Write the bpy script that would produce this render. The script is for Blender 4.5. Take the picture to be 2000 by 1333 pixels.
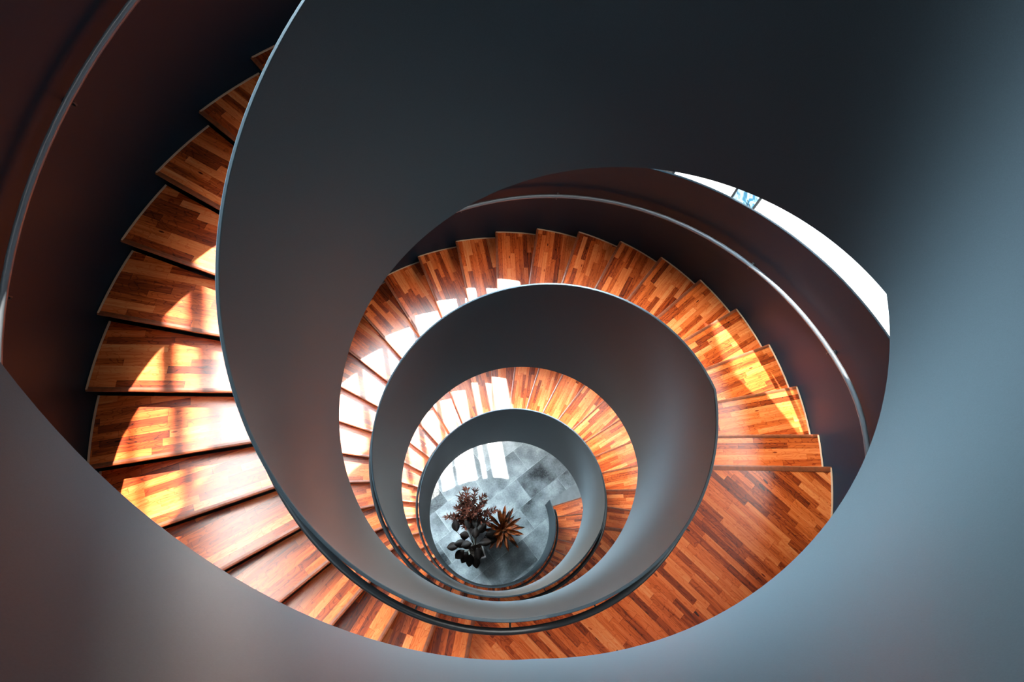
import bpy, bmesh, math, random
from mathutils import Vector, Matrix
random.seed(7)
C = bpy.context.scene.collection
for _o in list(bpy.data.objects):
    bpy.data.objects.remove(_o)
PI = math.pi
rad, deg = math.radians, math.degrees
S = 1.3            # metres per unit of well radius
ZF = -11.6         # survey height of the ground floor (camera = 0)

def W3(x, y, z):   # survey units -> metres
    return Vector((x*S, y*S, (z-ZF)*S))

def P(r, d, z):    # polar (degrees) -> metres
    a = rad(d)
    return W3(r*math.cos(a), r*math.sin(a), z)

# ------------------------------------------------------------------ camera
cam_d = bpy.data.cameras.new('camera')
cam = bpy.data.objects.new('camera', cam_d)
C.objects.link(cam)
px, py, rl = -0.2920202932703822, 0.21849438456808043, 0.514310537851922
Rwc = Matrix.Rotation(rl, 3, 'Z') @ Matrix.Rotation(py, 3, 'Y') @ Matrix.Rotation(px, 3, 'X')
M4 = Rwc.transposed().to_4x4()
M4.translation = W3(-0.53746, -0.63293, 0.0)
cam.matrix_world = M4
cam_d.sensor_width = 36.0
cam_d.sensor_fit = 'HORIZONTAL'
cam_d.lens = 1204.68/2000*36
cam_d.clip_start = 0.02
cam_d.clip_end = 200
bpy.context.scene.camera = cam
sc = bpy.context.scene
sc.view_settings.view_transform = 'Standard'
sc.view_settings.look = 'None'
sc.view_settings.gamma = 1.0
sc.view_settings.use_curve_mapping = False
sc.view_settings.exposure = 0.62
try:
    sc.cycles.use_denoising = True
    sc.cycles.max_bounces = 8
    sc.cycles.diffuse_bounces = 2
    sc.cycles.sample_clamp_indirect = 12.0
    sc.cycles.caustics_reflective = False
except Exception:
    pass

# ------------------------------------------------------------------ sky, sun
SUN_AZ, SUN_EL = 69.5, 63.5
SUN_E = 17.0
SKY_E = 0.6
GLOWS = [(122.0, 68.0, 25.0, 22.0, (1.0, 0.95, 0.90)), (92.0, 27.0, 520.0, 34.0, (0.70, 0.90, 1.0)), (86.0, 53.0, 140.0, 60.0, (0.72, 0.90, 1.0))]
world = bpy.data.worlds.new('sky')
sc.world = world
world.use_nodes = True
wn, wl = world.node_tree.nodes, world.node_tree.links
bg = wn['Background']
bg.inputs['Strength'].default_value = SKY_E
tc = wn.new('ShaderNodeTexCoord')
sx = wn.new('ShaderNodeSeparateXYZ')
wl.new(tc.outputs['Generated'], sx.inputs[0])
rmp = wn.new('ShaderNodeValToRGB')
rmp.color_ramp.elements[0].position = 0.0
rmp.color_ramp.elements[0].color = (0.05, 0.06, 0.07, 1)
rmp.color_ramp.elements[1].position = 1.0
rmp.color_ramp.elements[1].color = (0.20, 0.27, 0.34, 1)
e = rmp.color_ramp.elements.new(0.06)
e.color = (0.20, 0.24, 0.27, 1)
wl.new(sx.outputs['Z'], rmp.inputs[0])
acc = rmp.outputs[0]
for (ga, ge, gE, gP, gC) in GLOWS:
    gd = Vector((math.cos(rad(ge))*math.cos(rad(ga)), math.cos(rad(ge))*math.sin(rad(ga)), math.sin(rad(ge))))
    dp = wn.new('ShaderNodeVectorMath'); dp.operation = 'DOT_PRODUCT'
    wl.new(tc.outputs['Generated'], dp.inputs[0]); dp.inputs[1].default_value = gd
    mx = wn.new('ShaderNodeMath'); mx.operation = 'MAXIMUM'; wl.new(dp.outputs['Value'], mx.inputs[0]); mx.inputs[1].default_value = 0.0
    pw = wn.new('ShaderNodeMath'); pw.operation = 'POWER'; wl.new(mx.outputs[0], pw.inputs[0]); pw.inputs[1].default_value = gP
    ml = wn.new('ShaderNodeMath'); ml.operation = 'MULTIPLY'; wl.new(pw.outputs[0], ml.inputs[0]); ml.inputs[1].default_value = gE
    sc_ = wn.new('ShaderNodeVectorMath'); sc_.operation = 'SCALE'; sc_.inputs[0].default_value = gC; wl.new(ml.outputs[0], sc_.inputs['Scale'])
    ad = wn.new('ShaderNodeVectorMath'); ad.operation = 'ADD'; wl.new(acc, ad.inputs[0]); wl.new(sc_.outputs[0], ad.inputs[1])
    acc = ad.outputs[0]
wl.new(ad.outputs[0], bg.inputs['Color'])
sd = bpy.data.lights.new('sun', 'SUN')
sd.energy = SUN_E
sd.angle = rad(0.53)
sd.color = (1.0, 0.93, 0.84)
sun = bpy.data.objects.new('sun', sd)
C.objects.link(sun)
sdir = Vector((math.cos(rad(SUN_EL))*math.cos(rad(SUN_AZ)), math.cos(rad(SUN_EL))*math.sin(rad(SUN_AZ)), math.sin(rad(SUN_EL))))
sun.location = sdir*30
sun.rotation_euler = sdir.to_track_quat('Z', 'Y').to_euler()

# ------------------------------------------------------------------ materials
def new_mat(name):
    m = bpy.data.materials.new(name)
    m.use_nodes = True
    return m, m.node_tree.nodes, m.node_tree.links, m.node_tree.nodes['Principled BSDF']

def math_node(n, l, op, a, b=None, c=None):
    x = n.new('ShaderNodeMath')
    x.operation = op
    for i, v in enumerate((a, b, c)):
        if v is None:
            continue
        if isinstance(v, (int, float)):
            x.inputs[i].default_value = v
        else:
            l.new(v, x.inputs[i])
    return x.outputs[0]

def plain(name, col, rough=0.5, spec=0.5, metal=0.0, nscale=None, namt=0.0, coat=0.0):
    m, n, l, b = new_mat(name)
    b.inputs['Base Color'].default_value = (*col, 1)
    b.inputs['Roughness'].default_value = rough
    b.inputs['Metallic'].default_value = metal
    b.inputs['Specular IOR Level'].default_value = spec
    b.inputs['Coat Weight'].default_value = coat
    if nscale:
        t = n.new('ShaderNodeTexCoord')
        z = n.new('ShaderNodeTexNoise')
        z.inputs['Scale'].default_value = nscale
        z.inputs['Detail'].default_value = 5
        l.new(t.outputs['Object'], z.inputs['Vector'])
        r = n.new('ShaderNodeValToRGB')
        r.color_ramp.elements[0].position = 0.3
        r.color_ramp.elements[1].position = 0.7
        r.color_ramp.elements[0].color = (*[c*(1-namt) for c in col], 1)
        r.color_ramp.elements[1].color = (*[min(1, c*(1+namt)) for c in col], 1)
        l.new(z.outputs['Fac'], r.inputs[0])
        l.new(r.outputs[0], b.inputs['Base Color'])
    return m

def wood(name, w=0.048, L=0.42):
    """three-strip laminate: strips along U (metres), tone differs from strip to strip"""
    m, n, l, b = new_mat(name)
    uv = n.new('ShaderNodeUVMap')
    uv.uv_map = 'planks'
    s = n.new('ShaderNodeSeparateXYZ')
    l.new(uv.outputs[0], s.inputs[0])
    oi = n.new('ShaderNodeObjectInfo')
    rnd = math_node(n, l, 'MULTIPLY', oi.outputs['Random'], 37.0)
    row = math_node(n, l, 'FLOOR', math_node(n, l, 'DIVIDE', s.outputs[1], w))
    cb = n.new('ShaderNodeCombineXYZ')
    l.new(row, cb.inputs[0]); l.new(rnd, cb.inputs[1])
    wn1 = n.new('ShaderNodeTexWhiteNoise'); wn1.noise_dimensions = '3D'
    l.new(cb.outputs[0], wn1.inputs['Vector'])
    uo = math_node(n, l, 'ADD', math_node(n, l, 'DIVIDE', s.outputs[0], L), math_node(n, l, 'MULTIPLY', wn1.outputs['Value'], 7.0))
    col = math_node(n, l, 'FLOOR', uo)
    cb2 = n.new('ShaderNodeCombineXYZ')
    l.new(row, cb2.inputs[0]); l.new(col, cb2.inputs[1]); l.new(rnd, cb2.inputs[2])
    wn2 = n.new('ShaderNodeTexWhiteNoise'); wn2.noise_dimensions = '3D'
    l.new(cb2.outputs[0], wn2.inputs['Vector'])
    # grain
    g = n.new('ShaderNodeCombineXYZ')
    l.new(math_node(n, l, 'MULTIPLY_ADD', wn2.outputs['Value'], 9.0, math_node(n, l, 'MULTIPLY', s.outputs[0], 3.0)), g.inputs[0])
    l.new(math_node(n, l, 'MULTIPLY', s.outputs[1], 55.0), g.inputs[1])
    l.new(wn2.outputs['Value'], g.inputs[2])
    nz = n.new('ShaderNodeTexNoise'); nz.inputs['Scale'].default_value = 1.0
    nz.inputs['Detail'].default_value = 6; nz.inputs['Roughness'].default_value = 0.6
    nz.inputs['Distortion'].default_value = 0.6
    l.new(g.outputs[0], nz.inputs['Vector'])
    # broad rings / knots
    g2 = n.new('ShaderNodeCombineXYZ')
    l.new(math_node(n, l, 'MULTIPLY_ADD', wn2.outputs['Value'], 5.0, math_node(n, l, 'MULTIPLY', s.outputs[0], 5.0)), g2.inputs[0])
    l.new(math_node(n, l, 'MULTIPLY', s.outputs[1], 16.0), g2.inputs[1])
    nk = n.new('ShaderNodeTexNoise'); nk.inputs['Scale'].default_value = 1.0; nk.inputs['Detail'].default_value = 1
    l.new(g2.outputs[0], nk.inputs['Vector'])
    ring = math_node(n, l, 'FRACT', math_node(n, l, 'MULTIPLY', nk.outputs['Fac'], 9.0))
    ringm = math_node(n, l, 'MULTIPLY', math_node(n, l, 'GREATER_THAN', ring, 0.82), 0.10)
    knot = math_node(n, l, 'MULTIPLY', math_node(n, l, 'GREATER_THAN', nk.outputs['Fac'], 0.74), 0.30)
    v = math_node(n, l, 'MULTIPLY_ADD', nz.outputs['Fac'], 0.62, math_node(n, l, 'MULTIPLY_ADD', wn2.outputs['Value'], 0.50, -0.07))
    v = math_node(n, l, 'SUBTRACT', math_node(n, l, 'SUBTRACT', v, ringm), knot)
    # fine joints between strips
    fr = math_node(n, l, 'FRACT', math_node(n, l, 'DIVIDE', s.outputs[1], w))
    edge = math_node(n, l, 'LESS_THAN', fr, 0.035)
    fc = math_node(n, l, 'FRACT', uo)
    edge2 = math_node(n, l, 'LESS_THAN', fc, 0.006)
    v = math_node(n, l, 'SUBTRACT', v, math_node(n, l, 'MULTIPLY', math_node(n, l, 'MAXIMUM', edge, edge2), 0.16))
    r = n.new('ShaderNodeValToRGB')
    els = r.color_ramp.elements
    els[0].position = 0.08; els[0].color = (0.055, 0.008, 0.002, 1)
    els[1].position = 0.92; els[1].color = (0.82, 0.33, 0.13, 1)
    for p_, c_ in ((0.30, (0.28, 0.034, 0.004)), (0.50, (0.64, 0.104, 0.015)), (0.70, (0.78, 0.190, 0.046))):
        q = els.new(p_); q.color = (*c_, 1)
    l.new(v, r.inputs[0])
    l.new(r.outputs[0], b.inputs['Base Color'])
    b.inputs['Roughness'].default_value = 0.24
    b.inputs['Specular IOR Level'].default_value = 0.8
    bp = n.new('ShaderNodeBump'); bp.inputs['Strength'].default_value = 0.08; bp.inputs['Distance'].default_value = 0.002
    l.new(v, bp.inputs['Height']); l.new(bp.outputs[0], b.inputs['Normal'])
    return m

M_WOOD = wood('orange_laminate')
M_NOSE = plain('nosing_trim', (0.22, 0.045, 0.012), 0.35, nscale=30, namt=0.25)
M_EDGE = plain('pale_edge_trim', (0.62, 0.36, 0.22), 0.4)
M_RISER = plain('dark_brown_riser', (0.16, 0.045, 0.014), 0.5, nscale=14, namt=0.4)
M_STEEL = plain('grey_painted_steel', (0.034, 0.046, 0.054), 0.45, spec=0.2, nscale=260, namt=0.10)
M_STEEL_OUT = plain('shaded_grey_steel', (0.0035, 0.0120, 0.0200), 0.45, spec=0.2, nscale=260, namt=0.10)  # darker copy of the inner band's steel, shade put into the colour
M_SOFFIT = plain('dark_soffit', (0.25, 0.25, 0.25), 0.6)
M_RAIL = plain('charcoal_handrail', (0.10, 0.11, 0.12), 0.28, spec=0.6)
M_RAIL_IN = plain('near_black_handrail', (0.018, 0.020, 0.022), 0.35, spec=0.4)
M_BRK = plain('black_bracket', (0.03, 0.03, 0.03), 0.4)
M_WALL = plain('dark_plaster', (0.10, 0.10, 0.105), 0.8, nscale=3, namt=0.1)
M_FRAME = plain('white_mullion', (0.35, 0.36, 0.37), 0.5)
M_STONE = plain('pale_stone_step', (0.20, 0.215, 0.22), 0.5, nscale=9, namt=0.1)

# concrete-look floor tiles
def floor_mat():
    m, n, l, b = new_mat('grey_concrete_tiles')
    t = n.new('ShaderNodeTexCoord')
    mp = n.new('ShaderNodeMapping')
    mp.inputs['Rotation'].default_value = (0, 0, rad(-6.5))
    mp.inputs['Location'].default_value = (0.10, 0.08, 0)
    l.new(t.outputs['Object'], mp.inputs['Vector'])
    s = n.new('ShaderNodeSeparateXYZ'); l.new(mp.outputs[0], s.inputs[0])
    TW, TL = 0.585, 1.17
    yy = math_node(n, l, 'DIVIDE', s.outputs[1], TW)
    row = math_node(n, l, 'FLOOR', yy)
    xx = math_node(n, l, 'DIVIDE', math_node(n, l, 'MULTIPLY_ADD', row, 0.80, s.outputs[0]), TL)
    col = math_node(n, l, 'FLOOR', xx)
    cb = n.new('ShaderNodeCombineXYZ'); l.new(row, cb.inputs[0]); l.new(col, cb.inputs[1])
    wn_ = n.new('ShaderNodeTexWhiteNoise'); wn_.noise_dimensions = '2D'; l.new(cb.outputs[0], wn_.inputs['Vector'])
    fy = math_node(n, l, 'FRACT', yy); fx = math_node(n, l, 'FRACT', xx)
    ey = math_node(n, l, 'LESS_THAN', fy, 0.018); ex = math_node(n, l, 'LESS_THAN', fx, 0.009)
    seam = math_node(n, l, 'MAXIMUM', ey, ex)
    n1 = n.new('ShaderNodeTexNoise'); n1.inputs['Scale'].default_value = 2.2; n1.inputs['Detail'].default_value = 4
    off = n.new('ShaderNodeVectorMath'); off.operation = 'MULTIPLY_ADD'
    l.new(wn_.outputs['Color'], off.inputs[0]); off.inputs[1].default_value = (9, 9, 9); l.new(t.outputs['Object'], off.inputs[2])
    l.new(off.outputs[0], n1.inputs['Vector'])
    n2 = n.new('ShaderNodeTexNoise'); n2.inputs['Scale'].default_value = 28; n2.inputs['Detail'].default_value = 6
    l.new(t.outputs['Object'], n2.inputs['Vector'])
    v = math_node(n, l, 'MULTIPLY_ADD', n1.outputs['Fac'], 1.0, math_node(n, l, 'MULTIPLY_ADD', wn_.outputs['Value'], 0.34, math_node(n, l, 'MULTIPLY_ADD', n2.outputs['Fac'], 0.30, -0.37)))
    v = math_node(n, l, 'MULTIPLY_ADD', seam, 0.12, v)
    r = n.new('ShaderNodeValToRGB')
    e_ = r.color_ramp.elements
    e_[0].position = 0.15; e_[0].color = (0.014, 0.017, 0.020, 1)
    e_[1].position = 0.85; e_[1].color = (0.62, 0.64, 0.64, 1)
    q = e_.new(0.50); q.color = (0.25, 0.275, 0.285, 1)
    l.new(v, r.inputs[0]); l.new(r.outputs[0], b.inputs['Base Color'])
    b.inputs['Roughness'].default_value = 0.28
    b.inputs['Specular IOR Level'].default_value = 0.5
    return m
M_FLOOR = floor_mat()

def leaf_mat(name, c1, c2, rough=0.4):
    m, n, l, b = new_mat(name)
    t = n.new('ShaderNodeTexCoord')
    z = n.new('ShaderNodeTexNoise'); z.inputs['Scale'].default_value = 9; z.inputs['Detail'].default_value = 3
    l.new(t.outputs['Object'], z.inputs['Vector'])
    r = n.new('ShaderNodeValToRGB')
    r.color_ramp.elements[0].position = 0.35; r.color_ramp.elements[0].color = (*c1, 1)
    r.color_ramp.elements[1].position = 0.7; r.color_ramp.elements[1].color = (*c2, 1)
    l.new(z.outputs['Fac'], r.inputs[0]); l.new(r.outputs[0], b.inputs['Base Color'])
    b.inputs['Roughness'].default_value = rough
    b.inputs['Specular IOR Level'].default_value = 0.2
    return m
M_FEATHER = leaf_mat('russet_feathery_leaf', (0.022, 0.006, 0.003), (0.19, 0.050, 0.027), 0.7)
M_SPIKY = leaf_mat('dark_orange_blade_leaf', (0.004, 0.002, 0.001), (0.26, 0.052, 0.005), 0.6)
M_RUBBER = leaf_mat('glossy_near_black_leaf', (0.004, 0.002, 0.0015), (0.016, 0.008, 0.005), 0.6)
M_BARK = plain('brown_bark', (0.025, 0.012, 0.007), 0.9, spec=0.1)
M_POT = plain('dark_pot', (0.05, 0.05, 0.05), 0.5)
M_POTRIM = plain('white_pot_rim', (0.40, 0.36, 0.34), 0.4)
M_SOIL = plain('soil', (0.03, 0.018, 0.012), 0.95, nscale=60, namt=0.6)

# ------------------------------------------------------------------ mesh helpers
def mesh_obj(name, verts, faces, mat, parent=None, smooth=False, uvs=None, loc=None):
    me = bpy.data.meshes.new(name)
    if loc is not None:
        verts = [Vector(v)-Vector(loc) for v in verts]
    me.from_pydata([tuple(v) for v in verts], [], faces)
    if uvs is not None:
        ul = me.uv_layers.new(name='planks')
        for lp in me.loops:
            ul.data[lp.index].uv = uvs[lp.vertex_index]
    me.materials.append(mat)
    me.validate()
    bm = bmesh.new(); bm.from_mesh(me)
    bmesh.ops.recalc_face_normals(bm, faces=bm.faces)
    bm.to_mesh(me); bm.free()
    if smooth:
        for p_ in me.polygons:
            p_.use_smooth = True
    o = bpy.data.objects.new(name, me)
    C.objects.link(o)
    if loc is not None:
        o.location = loc
    if parent is not None:
        o.parent = parent
        o.matrix_parent_inverse = Matrix.Translation(-parent.location)
    return o

def empty(name, loc):
    o = bpy.data.objects.new(name, None)
    C.objects.link(o)
    o.location = loc
    o.empty_display_size = 0.2
    return o

def tag(o, label=None, cat=None, group=None, kind=None):
    if label: o['label'] = label
    if cat: o['category'] = cat
    if group: o['group'] = group
    if kind: o['kind'] = kind
    return o

def box_vf(corners_bottom, z0, z1):
    n_ = len(corners_bottom)
    v = [Vector((x, y, z0)) for x, y in corners_bottom]+[Vector((x, y, z1)) for x, y in corners_bottom]
    f = [tuple(range(n_))[::-1], tuple(range(n_, 2*n_))]+[(i, (i+1) % n_, n_+(i+1) % n_, n_+i) for i in range(n_)]
    return v, f

class MB:
    def __init__(s): s.v = []; s.f = []
    def add(s, v, f):
        b_ = len(s.v); s.v += [Vector(x) for x in v]; s.f += [tuple(i+b_ for i in q) for q in f]
    def build(s, name, mat, parent=None, smooth=False, loc=None):
        return mesh_obj(name, s.v, s.f, mat, parent, smooth, None, loc)

def tube_vf(path, rr, seg=10):
    v, f = [], []
    n_ = len(path)
    rs = rr if isinstance(rr, (list, tuple)) else [rr]*n_
    for i, p_ in enumerate(path):
        a = path[max(i-1, 0)]; b_ = path[min(i+1, n_-1)]
        t = (b_-a).normalized()
        up = Vector((0, 0, 1)) if abs(t.z) < 0.95 else Vector((1, 0, 0))
        x = t.cross(up).normalized(); y = x.cross(t).normalized()
        for k in range(seg):
            q = 2*PI*k/seg
            v.append(p_+(x*math.cos(q)+y*math.sin(q))*rs[i])
    for i in range(n_-1):
        for k in range(seg):
            f.append((i*seg+k, i*seg+(k+1) % seg, (i+1)*seg+(k+1) % seg, (i+1)*seg+k))
    f.append(tuple(range(seg))[::-1]); f.append(tuple((n_-1)*seg+k for k in range(seg)))
    return v, f

# ------------------------------------------------------------------ stair survey
R_IN, R_OUT = 1.0, 2.045
PL = 0.014                      # plate thickness
def interp(x, pts):
    if x <= pts[0][0]:
        a, b_ = pts[0], pts[1]
    elif x >= pts[-1][0]:
        a, b_ = pts[-2], pts[-1]
    else:
        for a, b_ in zip(pts[:-1], pts[1:]):
            if a[0] <= x <= b_[0]: break
    return a[1]+(b_[1]-a[1])*(x-a[0])/(b_[0]-a[0])

def line_pts(spec):             # [(phi, slope after)] -> pts
    out = [(spec[0][0], spec[0][1])]
    for i, (ph, z, sl) in enumerate(spec): pass
    return out

zT1 = -2.9324
TP = []
z = zT1
aT, bT = -113.2, -29.2
up = [(aT, zT1)]
z2 = zT1+0.6194*rad((aT)-(bT-360)); up.append((bT-360, z2)); up.append((aT-360, z2)); up.append((aT-360-160, z2+0.6425*rad(160)))
z3 = zT1-0.5808*rad((aT+360)-bT)
TP = up[::-1]+[(bT, zT1), (aT+360, z3), (301.9, z3), (709.0, z3-0.711*rad(709-301.9)), (720, z3-0.711*rad(720-301.9))]
zB1 = -4.6025
aB, bB = -122.3, -36.3
z2 = zB1+0.6396*rad(aB-(bB-360))
z3b = zB1-0.5808*rad((aB+360)-bB)
BP = [(aB-360-160, z2+0.6425*rad(160)), (aB-360, z2), (bB-360, z2), (aB, zB1), (bB, zB1), (aB+360, z3b), (322.2, z3b),
      (366, -8.20), (384, -8.53), (402, -8.84), (422, -9.12), (450, -9.27), (470, -9.40), (492, -9.62), (510, -9.85), (530, -9.98), (554, -10.12), (600, -10.75), (640, -11.55), (720, -11.6)]
def zT(d): return interp(d, TP)
def zB(d): return max(ZF, interp(d, BP))

def plate(name, r0, r1, d0, d1, label, mat=M_STEEL):
    """curved steel band following the stair, bottom edge zB, top edge zT, slightly eased top"""
    ds = []
    d = d0
    while d < d1: ds.append(d); d += 2.0
    ds.append(d1)
    for k, _ in TP+BP:
        if d0 < k < d1: ds.append(k)
    ds = sorted(set(round(x, 3) for x in ds))
    v, f = [], []
    e_ = 0.0025
    NZ = 7
    for d in ds:
        t, b_ = zT(d), zB(d)
        ring = [P(r0, d, b_)] + [P(r0, d, b_+(t-e_-b_)*k/(NZ-1)) for k in range(1, NZ)] + [P(r0+e_, d, t), P(r1-e_, d, t), P(r1, d, t-e_), P(r1, d, b_)]
        v += ring
    m_ = len(ring)
    for i in range(len(ds)-1):
        for k in range(m_):
            f.append((i*m_+k, i*m_+(k+1) % m_, (i+1)*m_+(k+1) % m_, (i+1)*m_+k))
    f.append(tuple(range(m_))[::-1]); f.append(tuple((len(ds)-1)*m_+k for k in range(m_)))
    o = mesh_obj(name, v, f, mat, None, True, None)
    md = o.modifiers.new('split', 'EDGE_SPLIT'); md.split_angle = rad(40)
    tag(o, label, 'parapet')
    return o

PHI_TOP = -800
inner = plate('parapet', R_IN, R_IN+PL, PHI_TOP, 709, 'tall grey steel parapet band spiralling around the open stairwell, inside the steps')
outer = plate('parapet', R_OUT+0.004, R_OUT+0.004+PL, PHI_TOP, 700, 'tall grey steel parapet band, coloured as in shade, along the outer side of the steps', M_STEEL_OUT)

# ------------------------------------------------------------------ treads
RI, RO = R_IN+PL+0.002, R_OUT
TH = 0.022                      # board thickness (units)
def edge_pt(r, line, z):        # line = (phi at r=1, phi at r=R_OUT)
    t = (r-1.0)/(R_OUT-1.0)
    return P(r, line[0]+(line[1]-line[0])*t, z)

def board(name, back, front, z, parent, th=TH, nr=10, na=8, ri=RI, ro=RO, ubase=None, mat=M_WOOD):
    """flat wedge board; planks run along the front edge"""
    A = edge_pt(ri, front, z); B_ = edge_pt(ro, front, z)
    ux = (B_-A).normalized(); uy = Vector((0, 0, 1)).cross(ux)
    if ubase is not None:
        ux = Vector((math.cos(ubase), math.sin(ubase), 0)); uy = Vector((-ux.y, ux.x, 0))
    org = A.copy()
    # outline as rows between front and back
    top = []
    rows = []
    for j in range(na+1):
        s_ = j/na
        ln = (front[0]+(back[0]-front[0])*s_, front[1]+(back[1]-front[1])*s_)
        rows.append([edge_pt(ri+(ro-ri)*i/nr, ln, z) for i in range(nr+1)])
    v = [p_ for row in rows for p_ in row]
    v2 = [p_-Vector((0, 0, th*S)) for p_ in v]
    n_ = len(v); W_ = nr+1
    f = []
    for j in range(na):
        for i in range(nr):
            a = j*W_+i
            f.append((a, a+1, a+W_+1, a+W_)); f.append((n_+a, n_+a+W_, n_+a+W_+1, n_+a+1))
    for i in range(nr):
        f.append((i, n_+i, n_+i+1, i+1)); a = na*W_+i; f.append((a, a+1, n_+a+1, n_+a))
    for j in range(na):
        a = j*W_; f.append((a, a+W_, n_+a+W_, n_+a)); a = j*W_+nr; f.append((a, n_+a, n_+a+W_, a+W_))
    allv = v+v2
    uvs = [((p_-org).dot(ux)+5.0, (p_-org).dot(uy)+4.0) for p_ in allv]
    uvs = [(u_, w_+(0 if i < n_ else 0.0)) for i, (u_, w_) in enumerate(uvs)]
    return mesh_obj(name, allv, f, mat, parent, False, uvs, loc=org)

def strip_along(line, z, parent, name, mat, h=0.012, wd=0.014, out=0.006, ri=RI, ro=RO):
    """slim bull-nosed trim along the front edge of a board"""
    A = edge_pt(ri, line, z); B_ = edge_pt(ro, line, z)
    ux = (B_-A).normalized(); uy = Vector((0, 0, 1)).cross(ux)      # uy points to larger phi (down the stair)
    prof = [(-wd, 0.0015), (-0.002, 0.0025), (out, 0.0005), (out+0.002, -h*0.5), (out, -h), (0.001, -h), (0.001, -0.0005), (-wd, 0.0)]
    v = []
    for Q in (A, B_):
        for (a, b_) in prof:
            v.append(Q+uy*(a*S)+Vector((0, 0, b_*S+0.0004)))
    m_ = len(prof)
    f = [(k, (k+1) % m_, m_+(k+1) % m_, m_+k) for k in range(m_)]+[tuple(range(m_))[::-1], tuple(range(m_, 2*m_))]
    return mesh_obj(name, v, f, mat, parent, False, None, loc=A)

def riser(line, z0, z1, parent):
    A = edge_pt(RI, line, z0); B_ = edge_pt(RO, line, z0)
    ux = (B_-A).normalized(); uy = Vector((0, 0, 1)).cross(ux)
    a, b_ = A-uy*0.030, B_-uy*0.030
    a2, b2 = a-uy*0.015, b_-uy*0.015
    hz = (z1-z0)*S
    v = [a, b_, b2, a2]; v = v+[q+Vector((0, 0, hz)) for q in v]
    f = [(3, 2, 1, 0), (4, 5, 6, 7), (0, 1, 5, 4), (1, 2, 6, 5), (2, 3, 7, 6), (3, 0, 4, 7)]
    uvs = []
    for q in v:
        uvs.append(((q-A).dot(ux)+2.3, (q-A).z+1.0))
    return mesh_obj('riser', v, f, M_WOOD, parent, False, uvs, loc=A)

def outer_trim(back, front, z, parent):
    v, f = [], []
    n_ = max(5, int(abs(back[1]-front[1])/1.5))
    for i in range(n_+1):
        d = front[1]+(back[1]-front[1])*i/n_
        for (r, dz) in ((RO-0.009, 0.0), (RO-0.009, 0.003), (RO+0.001, 0.003), (RO+0.001, -TH)):
            v.append(P(r, d, z+dz)+Vector((0, 0, 0.0003)))
    for i in range(n_):
        for k in range(4):
            f.append((i*4+k, i*4+(k+1) % 4, (i+1)*4+(k+1) % 4, (i+1)*4+k))
    f.append((3, 2, 1, 0)); f.append(tuple(n_*4+k for k in range(4)))
    return mesh_obj('edge_trim', v, f, M_EDGE, parent, False, None, loc=v[0])

def make_tread(back, front, z, znext, parent):
    t = board('tread', back, front, z, parent)
    for o in (strip_along(front, z, t, 'nosing', M_NOSE), riser(front, znext+0.0, z-TH, t), outer_trim(back, front, z, t)):
        pass
    return t

zl1 = -3.8276
hA, hB = 0.1018, 0.0995
zl0 = zl1+28*hA
zl2 = zl1-28*hB
hC = (zl2-ZF)/40
# flight A (upper): from landing0 down to landing1
L0_EDGE = (-402.5, -397.5)
A_lines = [(L0_EDGE)]+[(-131.8-9.99*(26-k),)*2 for k in range(0, 27)]      # index1..27 -> last = -131.8
flA = empty('stair_flight', P(1.5, -262, zl1))
tag(flA, 'uppermost curved flight of orange wooden steps, the widest seen, sunlit at the left', 'stair flight', 'curved flights of wooden steps')
for k in range(1, 28):
    zt = zl0-k*hA
    make_tread(A_lines[k-1], A_lines[k], zt, zt-hA, flA)
# flight B
L1_EDGE = (-42.5, -37.3)
b_pts = [(1, -30.9), (5, 9.6), (13, 91.0), (22, 179.9), (27, 228.2)]
B_lines = [L1_EDGE]+[(interp(k, b_pts),)*2 for k in range(1, 28)]
flB = empty('stair_flight', P(1.5, 90, zl2))
tag(flB, 'middle curved flight of orange wooden steps, its sawtooth ends against the outer parapet', 'stair flight', 'curved flights of wooden steps')
for k in range(1, 28):
    zt = zl1-k*hB
    make_tread(B_lines[k-1], B_lines[k], zt, zt-hB, flB)
# flight C
L2_EDGE = (309.5-2.3, 315.5)
C_lines = [L2_EDGE, (320.6, 320.6)]+[(330.0+(705-330)/37*(k-2),)*2 for k in range(2, 40)]
flC = empty('stair_flight', P(1.5, 520, ZF))
tag(flC, 'lowest curved flight of orange wooden steps, smallest in view, ending on the grey tiled floor', 'stair flight', 'curved flights of wooden steps')
for k in range(1, 40):
    zt = zl2-k*hC
    make_tread(C_lines[k-1], C_lines[k], zt, zt-hC, flC)

def landing(back, front, z, znext, label):
    root = empty('stair_landing', P(1.5, (back[0]+front[0])/2, z-TH))
    tag(root, label, 'stair landing', 'wooden stair landings')
    b_ = board('deck', back, front, z, root, na=36, ubase=rad(-75.5))
    strip_along(front, z, root, 'nosing', M_NOSE, wd=0.026)
    riser(front, znext, z-TH, root)
    outer_trim(back, front, z, root)
    return root
landing((-131.8,)*2, L1_EDGE, zl1, zl1-hB, 'large wooden landing with diagonal orange and brown planks')
landing((228.2,)*2, L2_EDGE, zl2, zl2-hC, 'small wooden landing one turn further down, a sliver between two grey parapet bands')

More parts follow.
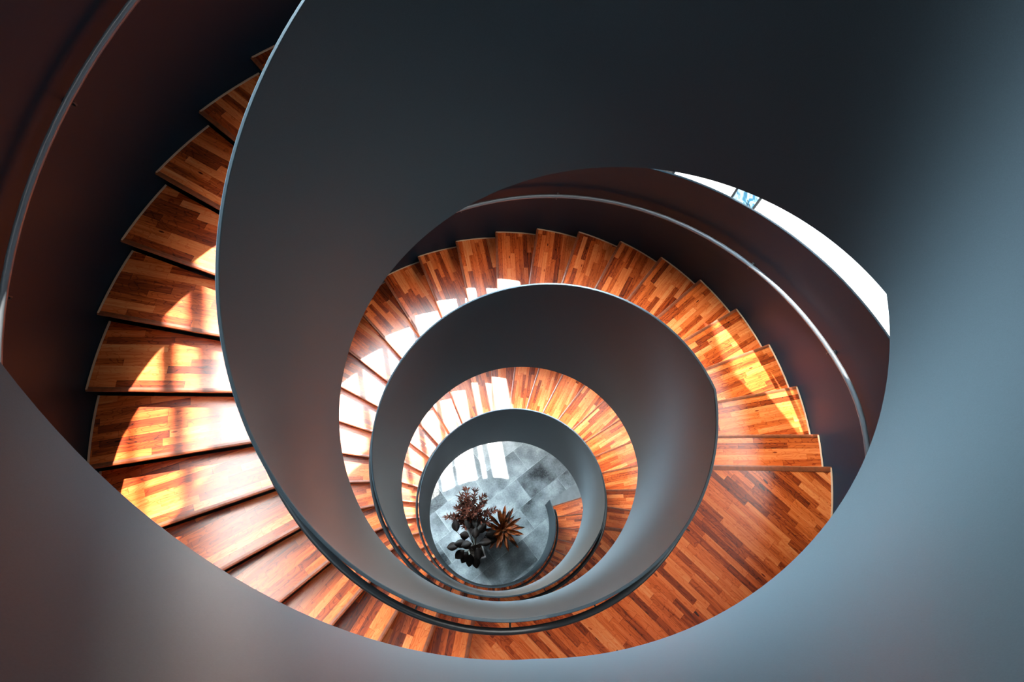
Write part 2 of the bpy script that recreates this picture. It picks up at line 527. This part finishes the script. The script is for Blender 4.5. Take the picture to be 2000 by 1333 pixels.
# soffit under the whole stair
def soffit():
    d = PHI_TOP; ds = []
    while d < 640: ds.append(d); d += 4
    v, f = [], []
    for d in ds:
        b_ = zB(d)+0.03
        v += [P(R_IN+PL+0.001, d, b_), P(R_OUT+0.003, d, b_), P(R_OUT+0.003, d, b_+0.03), P(R_IN+PL+0.001, d, b_+0.03)]
    for i in range(len(ds)-1):
        for k in range(4):
            f.append((i*4+k, i*4+(k+1) % 4, (i+1)*4+(k+1) % 4, (i+1)*4+k))
    f.append((3, 2, 1, 0)); f.append(tuple((len(ds)-1)*4+k for k in range(4)))
    mesh_obj('underside_panel', v, f, M_SOFFIT, inner, False)
soffit()

# ------------------------------------------------------------------ handrails
def handrail(r, rr, d0, d1, dz, label, every, side, par):
    path = []
    d = d0
    while d <= d1:
        # ease the corners where the slope changes
        zz = sum(zT(d+q) for q in (-5, -2.5, 0, 2.5, 5))/5
        path.append(P(r, d, zz-dz)); d += 3
    v, f = tube_vf(path, rr*S, 12)
    root = mesh_obj('handrail', v, f, M_RAIL if side > 0 else M_RAIL_IN, par, True)
    tag(root, label)
    d = d0+every*0.5
    while d < d1:
        zz = sum(zT(d+q) for q in (-5, -2.5, 0, 2.5, 5))/5-dz
        rw = R_OUT+0.004 if side > 0 else R_IN+PL
        a = P(r, d, zz-rr*0.8); b_ = P(r, d, zz-0.055); c = P(rw, d, zz-0.055)
        v, f = tube_vf([a, b_+(a-b_)*0.3, b_+(c-b_)*0.25, c], 0.006, 8)
        mb = MB(); mb.add(v, f)
        n_ = (c-b_).normalized()
        v, f = tube_vf([c-n_*0.006, c], 0.022, 12); mb.add(v, f)
        mb.build('bracket', M_BRK, root, True)
        d += every
handrail(R_OUT-0.058, 0.0150, -470, 690, 0.40, 'round grey metal handrail', 22, 1, outer)
handrail(R_IN+0.078, 0.0170, -470, 700, 0.385, 'round dark handrail', 24, -1, inner)

# ------------------------------------------------------------------ ground floor
az = rad(SUN_AZ)
U = Vector((math.cos(az), math.sin(az), 0)); V = Vector((-math.sin(az), math.cos(az), 0))
def room(u_, v_): q = (U*u_+V*v_)*S; return (q.x, q.y)
D = 2.78
DU = 3.30
HZ0, HZ1 = 0.0, (6.6-ZF)*S
v, f = box_vf([room(-D-3, -D-3), room(D+3, -D-3), room(D+3, D+3), room(-D-3, D+3)], -0.12, 0.0)
tag(mesh_obj('floor', v, f, M_FLOOR), kind='structure')

# pale stone wedge in front of the last step
w0 = [W3(*q, ZF).xy for q in ()]
stp = [P(1.03, 705, ZF), P(2.04, 705, ZF), W3(1.99, -0.13, ZF), W3(1.08, -0.19, ZF)]
v, f = box_vf([(q.x, q.y) for q in stp], 0.0, 0.018)
tag(mesh_obj('threshold_slab', v, f, M_STONE), 'pale plain stone slab in front of the lowest step at the foot of the stair', 'stone slab')

# ------------------------------------------------------------------ building shell
def wall_box(name, c0, c1, z0, z1, mat, thick, inward, kind='structure', parent=None):
    a, b_ = Vector((*c0, 0)), Vector((*c1, 0))
    n_ = Vector(inward).normalized()*thick
    q = [a, b_, b_-n_, a-n_]
    v, f = box_vf([(t.x, t.y) for t in q], z0, z1)
    o = mesh_obj(name, v, f, mat, parent)
    if parent is None: tag(o, kind=kind)
    return o
wall_box('wall_back', room(-D, -D), room(-D, D), HZ0, HZ1, M_WALL, 0.2, U)
v, f = box_vf([room(-D-.2, -D-.2), room(DU+.2, -D-.2), room(DU+.2, D+.2), room(-D-.2, D+.2)], HZ1, HZ1+0.2)
tag(mesh_obj('ceiling', v, f, M_WALL), kind='structure')
# right wall around its glowing white panel and the added light panel above
gz0, gz1 = (-8.2-ZF)*S, (-3.45-ZF)*S
gz2, gz3 = (-2.1-ZF)*S, (-1.05-ZF)*S
wall_box('wall_right', room(-D, -D), room(DU, -D), HZ0, gz0, M_WALL, 0.2, V)
wall_box('wall_right', room(-D, -D), room(DU, -D), gz1, gz2, M_WALL, 0.2, V)
wall_box('wall_right', room(-D, -D), room(DU, -D), gz3, HZ1, M_WALL, 0.2, V)
wall_box('wall_right', room(-D, -D), room(-2.6, -D), gz0, gz1, M_WALL, 0.2, V)
m, n, l, b = new_mat('white_wall_glow')
b.inputs['Base Color'].default_value = (0.8, 0.8, 0.78, 1)
b.inputs['Emission Color'].default_value = (1.0, 0.99, 0.95, 1)
b.inputs['Emission Strength'].default_value = 0.85  # emission stands in for the light falling on the white wall
b.inputs['Roughness'].default_value = 0.6
M_GLOW = m
M_GLOW2 = m.copy()
M_GLOW2.name = 'added_panel_glow'
M_GLOW2.node_tree.nodes['Principled BSDF'].inputs['Emission Strength'].default_value = 9.0
wall_box('added_light_panel', room(-D, -D-0.04), room(DU, -D-0.04), gz2, gz3, M_GLOW2, 0.04, V)  # unseen glowing panel, added to light the landing
glow_wall = wall_box('glowing_white_wall', room(-2.6, -D-0.04), room(DU, -D-0.04), gz0, gz1, M_GLOW, 0.04, V)  # bright white wall made to glow, extended out of view for the landing

# glazed facades: tall window walls with mullions
def facade(name, fixed, axis, spans, z0, z1, transoms, depth=0.05, mat=M_FRAME):
    root = empty(name, Vector((*((room(fixed, 0)) if axis == 'u' else room(0, fixed)), 0)))
    tag(root, kind='structure')
    for (a, b_) in spans:
        if axis == 'u': q = [room(fixed, a), room(fixed, b_), room(fixed+depth, b_), room(fixed+depth, a)]
        else: q = [room(a, fixed), room(b_, fixed), room(b_, fixed+depth), room(a, fixed+depth)]
        v, f = box_vf(q, z0, z1)
        mesh_obj('mullion', v, f, mat, root)
    for (zc, h_) in transoms:
        lo, hi = -D, D
        if axis == 'u': q = [room(fixed-0.01, lo), room(fixed-0.01, hi), room(fixed+depth+.01, hi), room(fixed+depth+.01, lo)]
        else: q = [room(lo, fixed-0.01), room(hi, fixed-0.01), room(hi, fixed+depth+.01), room(lo, fixed+depth+.01)]
        v, f = box_vf(q, zc-h_/2, zc+h_/2)
        mesh_obj('transom', v, f, mat, root)
    return root
MUL = [(2.68, 2.78), (2.30, 2.36), (1.96, 2.03), (1.832, 1.868), (1.588, 1.668), (1.40, 1.49), (1.06, 1.14), (0.80, 0.88), (0.50, 0.575), (0.315, 0.335),
       (0.04, 0.145), (-0.155, -0.035), (-0.215, -0.195), (-2.78, -2.68)]
SILL = (-8.7-ZF)*S
facade('window_1', DU, 'u', MUL, SILL, HZ1, [])
wall_box('wall_front', room(DU, -0.42), room(DU, D), HZ0, SILL, M_WALL, -0.1, U)
wall_box('wall_front', room(DU, -1.70), room(DU, -0.42), HZ0, HZ1, M_WALL, -0.1, U)
wall_box('wall_front', room(DU, -2.78), room(DU, -1.99), HZ0, HZ1, M_WALL, -0.1, U)
facade('window_3', D, 'v', [(x-0.035, x+0.035) for x in (-2.7, -1.8, -0.9, 0.0, 0.9, 1.8, 2.7, 3.2)], SILL, HZ1, [])
wall_box('wall_left', room(-D, D), room(DU, D), HZ0, SILL, M_WALL, 0.1, -V)

# poster between two black strips on the bright white wall
po = empty('poster', Vector((*room(2.06, -D+0.0), (-4.6-ZF)*S)))
tag(po, 'small blue and white poster between two black strips on the bright white wall', 'poster')
m, n, l, b = new_mat('blue_print_on_white')
t = n.new('ShaderNodeTexCoord')
nz = n.new('ShaderNodeTexNoise'); nz.inputs['Scale'].default_value = 7; nz.inputs['Detail'].default_value = 3; nz.inputs['Distortion'].default_value = 1.5
l.new(t.outputs['Object'], nz.inputs['Vector'])
r_ = n.new('ShaderNodeValToRGB')
r_.color_ramp.elements[0].position = 0.42; r_.color_ramp.elements[0].color = (0.04, 0.17, 0.26, 1)
r_.color_ramp.elements[1].position = 0.56; r_.color_ramp.elements[1].color = (0.42, 0.56, 0.64, 1)
l.new(nz.outputs['Fac'], r_.inputs[0]); l.new(r_.outputs[0], b.inputs['Base Color'])
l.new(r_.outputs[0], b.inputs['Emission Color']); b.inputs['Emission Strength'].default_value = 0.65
M_POSTER = m
pz0, pz1 = (-5.22-ZF)*S, (-4.0-ZF)*S
v, f = box_vf([room(1.91, -D+0.004), room(2.22, -D+0.004), room(2.22, -D), room(1.91, -D)], pz0, pz1)
mesh_obj('sheet', v, f, M_POSTER, po)
for uu in (1.905, 2.222):
    v, f = box_vf([room(uu-0.011, -D+0.012), room(uu+0.011, -D+0.012), room(uu+0.011, -D), room(uu-0.011, -D)], pz0, pz1)
    mesh_obj('black_strip', v, f, M_BRK, po)
mb = MB()
for i in range(9):
    u0 = 1.93+0.012*(i % 3)
    zz = pz0+0.05+0.035*i
    for j in range(2):
        a = u0+0.045*j
        v, f = box_vf([room(a, -D+0.006), room(a+0.03, -D+0.006), room(a+0.03, -D+0.004), room(a, -D+0.004)], zz, zz+0.014)
        mb.add(v, f)
mb.build('printed_marks', M_BRK, po)

# ------------------------------------------------------------------ plants
def leaf_vf(base, tip, width, up, n_=6, fold=0.15, droop=0.0, shape=1.0):
    """blade with thickness from base to tip"""
    ax = (tip-base); L_ = ax.length; ax.normalize()
    side = ax.cross(up).normalized(); nrm = side.cross(ax).normalized()
    v, f = [], []
    for i in range(n_+1):
        t_ = i/n_
        w_ = width*0.5*(math.sin(PI*min(1, t_**shape))**0.8 if 0 < t_ < 1 else 0.04)
        c = base+ax*(L_*t_)-Vector((0, 0, 1))*droop*t_*t_
        th_ = 0.0015
        v += [c-side*w_+nrm*(w_*fold*2), c, c+side*w_+nrm*(w_*fold*2), c-nrm*th_]
    for i in range(n_):
        for k in range(4):
            a = i*4; f.append((a+k, a+(k+1) % 4, a+4+(k+1) % 4, a+4+k))
    f.append((0, 1, 2, 3)); f.append(tuple(n_*4+k for k in (3, 2, 1, 0)))
    return v, f

def square_pot(root, c, half, h, ang, rimmat):
    def ring(s_, z): return [c+Vector((math.cos(ang+PI/4+k*PI/2)*s_*1.414, math.sin(ang+PI/4+k*PI/2)*s_*1.414, z)) for k in range(4)]
    rs = [ring(half*0.78, 0.0), ring(half, h), ring(half*0.88, h), ring(half*0.85, h-0.06)]
    v = [q for r in rs for q in r]; f = [(3, 2, 1, 0)]
    for i in range(3):
        for k in range(4): f.append((i*4+k, i*4+(k+1) % 4, i*4+4+(k+1) % 4, i*4+4+k))
    f.append((12, 13, 14, 15))
    mesh_obj('pot', v, f, M_POT, root)
    # rim
    a_, b_, cc, d_ = ring(half*1.02, h-0.012), ring(half*1.02, h+0.008), ring(half*0.86, h+0.008), ring(half*0.86, h-0.012)
    rs = [a_, b_, cc, d_]; v = [q for r in rs for q in r]; f = []
    for i in range(4):
        for k in range(4): f.append((i*4+k, i*4+(k+1) % 4, ((i+1) % 4)*4+(k+1) % 4, ((i+1) % 4)*4+k))
    mesh_obj('pot_rim', v, f, rimmat, root)
    so = ring(half*0.86, h-0.03)+ring(half*0.80, h-0.055)
    mesh_obj('soil', so, [(0, 1, 2, 3), (7, 6, 5, 4)]+[(k, 4+k, 4+(k+1) % 4, (k+1) % 4) for k in range(4)], M_SOIL, root)

def round_pot(root, c, r0, h, rimmat):
    prof = [(r0*0.7, 0.0), (r0, h), (r0*0.9, h), (r0*0.88, h-0.05)]
    sg = 24; v = []; f = []
    for r, z in prof:
        v += [c+Vector((math.cos(2*PI*k/sg)*r, math.sin(2*PI*k/sg)*r, z)) for k in range(sg)]
    for i in range(3):
        for k in range(sg): f.append((i*sg+k, i*sg+(k+1) % sg, (i+1)*sg+(k+1) % sg, (i+1)*sg+k))
    f.append(tuple(range(sg))[::-1]); f.append(tuple(3*sg+k for k in range(sg)))
    mesh_obj('pot', v, f, rimmat, root)
    v = [c+Vector((math.cos(2*PI*k/sg)*r0*0.87, math.sin(2*PI*k/sg)*r0*0.87, h-0.03)) for k in range(sg)]
    v += [q-Vector((0, 0, 0.015)) for q in v]
    mesh_obj('soil', v, [tuple(range(sg)), tuple(range(2*sg-1, sg-1, -1))]+[(k, sg+k, sg+(k+1) % sg, (k+1) % sg) for k in range(sg)], M_SOIL, root)

def XY(x, y): return Vector((x*S, y*S, 0))
rng = random.Random(3)
# feathery russet shrub
cA = XY(-0.33, 0.24)
pa = empty('potted_shrub', cA)
tag(pa, 'potted shrub with feathery russet leaves, uppermost of the three plants on the floor', 'plant', 'potted plants on the ground floor')
square_pot(pa, cA, 0.15, 0.34, rad(-48), M_POTRIM)
stems = MB(); fol = MB()
tips = [(-0.62, 0.50, .72), (-0.50, 0.33, .62), (-0.42, 0.52, .86), (-0.27, 0.66, .92), (-0.14, 0.70, .86), (-0.02, 0.60, .90), (0.05, 0.46, .86),
        (-0.16, 0.48, 1.02), (-0.28, 0.42, 1.05), (-0.38, 0.36, .85), (-0.10, 0.33, .92), (0.10, 0.18, .74), (-0.04, 0.22, .78), (-0.30, 0.20, .74),
        (-0.45, 0.22, .62), (-0.20, 0.56, .96), (-0.18, 0.16, .80), (-0.33, 0.56, .86), (-0.52, 0.44, .70), (-0.23, 0.30, 1.0), (-0.08, 0.08, .72), (0.0, 0.38, .84)]
for (x, y, h_) in tips:
    a = cA+Vector((0, 0, 0.31)); b_ = XY(x, y)+Vector((0, 0, h_))
    mid = a.lerp(b_, 0.45)+Vector((0, 0, 0.10))
    pts = [a.lerp(mid, t_)*(1-t_)+mid.lerp(b_, t_)*t_ for t_ in [i/9 for i in range(10)]]
    v, f = tube_vf(pts, [0.007-0.0005*i for i in range(10)], 6); stems.add(v, f)
    dirv = (pts[-1]-pts[4]).normalized()
    for i in range(4, 10):
        for q in range(11 if i > 4 else 6):
            an = rng.uniform(0, 2*PI)
            perp = dirv.orthogonal().normalized(); perp = Matrix.Rotation(an, 3, dirv) @ perp
            d_ = (perp*0.9+dirv*rng.uniform(0.25, 0.9)+Vector((0, 0, 0.12))).normalized()
            p0 = pts[i]+dirv*rng.uniform(-0.02, 0.03)
            L_ = rng.uniform(0.09, 0.15)
            v, f = leaf_vf(p0, p0+d_*L_, 0.022, Vector((0, 0, 1)) if abs(d_.z) < .9 else Vector((1, 0, 0)), 3, 0.2)
            fol.add(v, f)
stems.build('stem', M_BARK, pa, True); fol.build('foliage', M_FEATHER, pa)

# orange-edged rosette
cB_ = XY(0.10, -0.24)
pb = empty('potted_rosette_plant', cB_)
tag(pb, 'potted rosette plant with pointed dark leaves streaked orange, rightmost of the three plants', 'plant', 'potted plants on the ground floor')
round_pot(pb, cB_, 0.14, 0.30, M_POT)
fol = MB()
top = XY(0.075, -0.16)+Vector((0, 0, 0.42))
v, f = tube_vf([cB_+Vector((0, 0, 0.25)), top], [0.035, 0.03], 8)
mesh_obj('stem', v, f, M_BARK, pb, True)
for ringi, (nn, L_, el_, w_) in enumerate(((14, 0.52, 6, 0.085), (12, 0.48, 26, 0.08), (9, 0.40, 46, 0.07), (6, 0.28, 66, 0.055))):
    for k in range(nn):
        a_ = 2*PI*(k+0.37*ringi)/nn+rng.uniform(-.1, .1); el2 = rad(el_+rng.uniform(-7, 7))
        d_ = Vector((math.cos(a_)*math.cos(el2), math.sin(a_)*math.cos(el2), math.sin(el2)))
        l_ = L_*rng.uniform(0.82, 1.1)
        v, f = leaf_vf(top+d_*0.01, top+d_*l_, w_*rng.uniform(.9, 1.1), Vector((0, 0, 1)), 7, 0.35, droop=0.06*l_/0.4, shape=1.25)
        fol.add(v, f)
fol.build('foliage', M_SPIKY, pb)

# rubber plant
cC = XY(-0.50, -0.24)
pc = empty('potted_rubber_plant', cC)
tag(pc, 'potted rubber plant with broad glossy near-black oval leaves, lowermost of the three plants', 'plant', 'potted plants on the ground floor')
square_pot(pc, cC, 0.17, 0.36, rad(-14), M_POTRIM)
st = MB(); fol = MB()
leafs = [(-0.62, 0.20, .80, -0.57, 0.33, .82), (-0.42, 0.12, .82, -0.36, 0.28, .80), (-0.33, 0.08, .85, -0.20, 0.22, .80), (-0.70, -0.02, .78, -0.92, 0.09, .70),
         (-0.66, -0.12, .74, -0.80, -0.14, .66), (-0.62, -0.16, .66, -0.85, -0.30, .60), (-0.60, -0.22, .60, -0.76, -0.42, .52), (-0.55, -0.28, .56, -0.62, -0.45, .50),
         (-0.24, -0.10, .66, -0.06, -0.14, .60), (-0.28, -0.16, .60, -0.10, -0.26, .54), (-0.48, 0.02, .88, -0.56, 0.10, .90), (-0.42, -0.06, .90, -0.34, 0.04, .92),
         (-0.50, -0.10, .92, -0.62, -0.06, .90), (-0.40, -0.16, .86, -0.26, -0.22, .84), (-0.46, -0.20, .82, -0.50, -0.33, .80), (-0.56, -0.05, .86, -0.70, 0.02, .88), (-0.34, 0.0, .84, -0.18, 0.04, .82)]
for (x0, y0, z0, x1, y1, z1) in leafs:
    a = XY(x0, y0)+Vector((0, 0, z0)); b_ = XY(x1, y1)+Vector((0, 0, z1))
    base = cC+Vector((rng.uniform(-.03, .03), rng.uniform(-.03, .03), 0.32))
    mid = base.lerp(a, 0.6)+Vector((0, 0, 0.1))
    v, f = tube_vf([base, mid, a], [0.010, 0.007, 0.004], 6); st.add(v, f)
    d_ = (b_-a)
    v, f = leaf_vf(a, a+d_*(0.29/max(d_.length, 0.2)), 0.19, Vector((rng.uniform(-.3, .3), rng.uniform(-.3, .3), 1)), 9, 0.12, droop=0.02)
    fol.add(v, f)
st.build('stem', M_BARK, pc, True); fol.build('foliage', M_RUBBER, pc, True)
